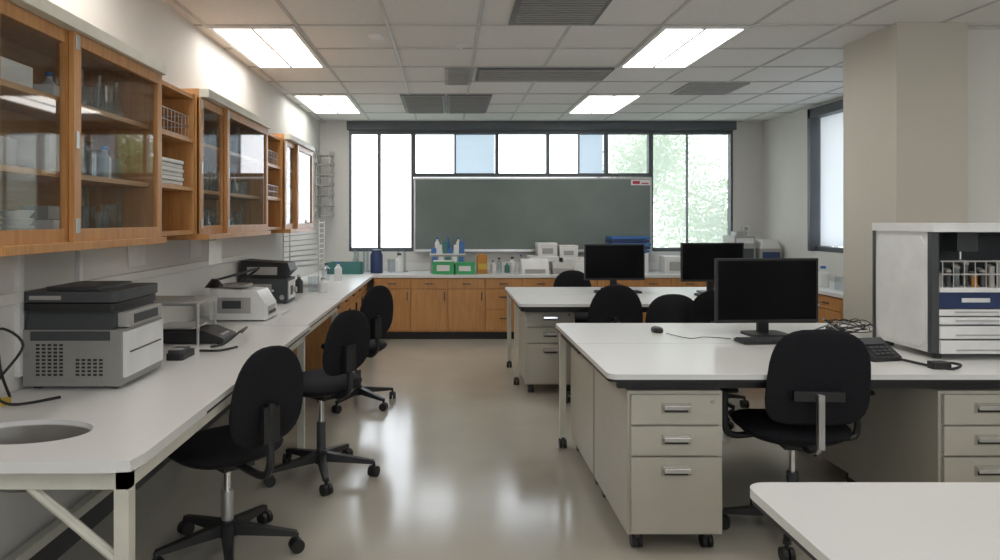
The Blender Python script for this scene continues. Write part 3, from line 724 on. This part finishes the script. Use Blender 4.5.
carton(1.0,1.35,8.45,8.75,Z,Z+.2,m_lgrey); carton(1.4,1.7,8.43,8.72,Z,Z+.18,m_paper); carton(1.1,1.33,8.45,8.72,Z+.205,Z+.36,m_lgrey); carton(1.36,1.58,8.45,8.7,Z+.185,Z+.33,m_ventl)
carton(1.73,1.83,8.45,8.7,Z,Z+.26,m_lgrey); carton(2.62,2.85,8.4,8.65,Z,Z+.2,m_lgrey)
b=B(); b.prism([(8.25,Z),(8.42,Z),(8.42,Z+.16),(8.32,Z+.18),(8.25,Z+.08)],'x',.88,1.2,m_white); b.box(.92,1.16,8.246,8.25,Z+.01,Z+.06,m_lgrey)
b.prism([(8.25,Z),(8.4,Z),(8.4,Z+.12),(8.3,Z+.14),(8.25,Z+.07)],'x',1.25,1.5,m_lgrey); b.done('benchtop_stirrer',0.003)
b=B()
for k,(x,r,h,m,c) in enumerate(((.56,.03,.15,m_white,m_blue),(.64,.035,.18,m_gware,m_dgrey),(.73,.03,.13,m_teal,m_white),(.80,.04,.19,m_white,m_dgrey),(.9,.03,.22,m_gware,m_blue))): bottle(b,x,8.52+.05*(k%2),Z,r,h,m,c)
b.done('reagent_bottles')
b=B()
for k,(x,r,h,m,c) in enumerate(((2.92,.04,.2,m_white,m_blue),(3.02,.035,.16,m_gware,m_dgrey),(3.12,.05,.24,m_white,m_dgrey),(3.24,.035,.18,m_teal,m_white))): bottle(b,x,8.5+.05*(k%2),Z,r,h,m,c)
b.done('reagent_bottles')
b=B()
for k in range(5): b.rprism(1.98-.01*(k%2),2.44+.01*(k%3),8.42,8.72,Z+.25+k*.04,Z+.28+k*.04,m_blue if k%2==0 else m_navy,.01)
b.rprism(2.0,2.42,8.45,8.7,Z,Z+.43,m_navy,.01); b.rprism(1.99,2.43,8.43,8.71,Z,Z+.24,m_white,.01); b.done('blue_bin_stack')
b=B(); b.box(3.43,3.68,8.35,8.7,Z,Z+.45,m_lgrey); b.box(3.45,3.66,8.345,8.35,Z+.36,Z+.42,m_white); b.box(3.45,3.66,8.345,8.35,Z+.05,Z+.3,m_dgrey)
b.rprism(3.48,3.62,8.42,8.6,Z+.45,Z+.5,m_lgrey,.03)
b.box(3.72,3.97,8.3,8.65,Z,Z+.3,m_lgrey); b.box(3.74,3.95,8.296,8.3,Z+.15,Z+.26,m_navy); b.prism([(3.72,Z+.3),(3.97,Z+.3),(3.93,Z+.4),(3.76,Z+.4)],'y',8.32,8.63,m_white)
b.done('benchtop_water_purifier',0.004)
b=B(); b.box(3.5,3.8,7.2,7.55,Z,Z+.12,m_lgrey); b.box(3.52,3.78,7.197,7.2,Z+.02,Z+.09,m_dgrey); b.rprism(3.52,3.78,7.22,7.53,Z+.12,Z+.15,m_white,.03); b.done('hot_plate',0.004)
b=B(); bottle(b,3.6,6.7,Z,.05,.2,m_white,m_blue); bottle(b,3.75,6.5,Z,.04,.17,m_teal,m_white); beaker(b,3.6,6.4,Z,.05,.12); b.done('wash_bottles')
b=B(); b.box(3.75,3.85,YB-.008,YB,1.25,1.33,m_white); b.box(3.78,3.82,YB-.01,YB-.008,1.27,1.31,m_lgrey); b.done('wall_socket',0.002)

# ---------------------------------------------------------------- outside
m_ground=M('outside_ground',(0.3,0.33,0.25),0.9)
simple('ground_outside',-25,30,9.3,45,-3.2,-3.0,m_ground)
m_leaf=transl('leaf',(0.34,0.42,0.22)); m_trunk=M('bark',(0.25,0.2,0.14),0.9)
def tree(x,y,z,r,n):
    b=B(); i=b.mi(m_leaf)
    b.cyl((x,y,-3),(x,y,z),.16,m_trunk,10,.07)
    blobs=[]
    for k in range(14):
        d=Vector((random.gauss(0,1),random.gauss(0,1),random.gauss(0,1))).normalized()*r*random.uniform(.3,.85); c=Vector((x,y,z))+d; blobs.append(c)
        b.tube([(x,y,z-r*.6),(Vector((x,y,z))+d*.5)+Vector((0,0,-.1)),c],.03,m_trunk,5)
    for k in range(n):
        c=random.choice(blobs)+Vector((random.gauss(0,1),random.gauss(0,1),random.gauss(0,1)))*r*.24
        u=Vector((random.gauss(0,1),random.gauss(0,1),random.gauss(0,1))).normalized()*.055; w=u.orthogonal().normalized()*.032
        b.f([b.v(c-u),b.v(c+w),b.v(c+u),b.v(c-w)],i)
    b.done('outside_tree')
tree(5.9,13.5,1.6,1.9,8500); tree(4.6,16,2.6,1.3,3500); tree(8.5,12,2.0,2.0,3000)

w=bpy.data.worlds.new('world'); bpy.context.scene.world=w; w.use_nodes=True
bg=w.node_tree.nodes['Background']; nt=w.node_tree
tc=nt.nodes.new('ShaderNodeTexCoord'); sp=nt.nodes.new('ShaderNodeSeparateXYZ'); rp=nt.nodes.new('ShaderNodeValToRGB')
rp.color_ramp.elements[0].position=0.0; rp.color_ramp.elements[0].color=(0.93,0.96,1,1); rp.color_ramp.elements[1].position=.8; rp.color_ramp.elements[1].color=(0.75,0.87,1,1)
nt.links.new(tc.outputs['Generated'],sp.inputs[0]); nt.links.new(sp.outputs['Z'],rp.inputs[0]); nt.links.new(rp.outputs[0],bg.inputs['Color'])
bg.inputs['Strength'].default_value=3.2
def portal(name,loc,rot,sx,sy):
    l=bpy.data.lights.new(name,'AREA'); l.shape='RECTANGLE'; l.size=sx; l.size_y=sy; l.cycles.is_portal=True
    o=bpy.data.objects.new(name,l); o.location=loc; o.rotation_euler=rot; bpy.context.scene.collection.objects.link(o)
portal('window_portal',((WX0+WX1)/2,YB+.16,1.8),(-PI/2,0,0),WX1-WX0,1.6)
portal('window_portal',(XR+.27,6.5,1.85),(0,PI/2,0),1.6,2.5)
portal('window_portal',((RX0+RX1)/2,-2.17,(RZ0+RZ1)/2),(PI/2,0,0),RX1-RX0,RZ1-RZ0)  # portal of the added rear fill window

# camera
cd=bpy.data.cameras.new('camera'); cam=bpy.data.objects.new('camera',cd); bpy.context.scene.collection.objects.link(cam)
cd.sensor_width=36; cd.lens=25.2; cd.shift_x=.053; cd.shift_y=-.06; cd.clip_start=.05
cam.location=(0,0,1.4); cam.rotation_euler=(PI/2,0,0)
bpy.context.scene.camera=cam
bpy.context.scene.view_settings.view_transform='Standard'
bpy.context.scene.view_settings.exposure=0.42
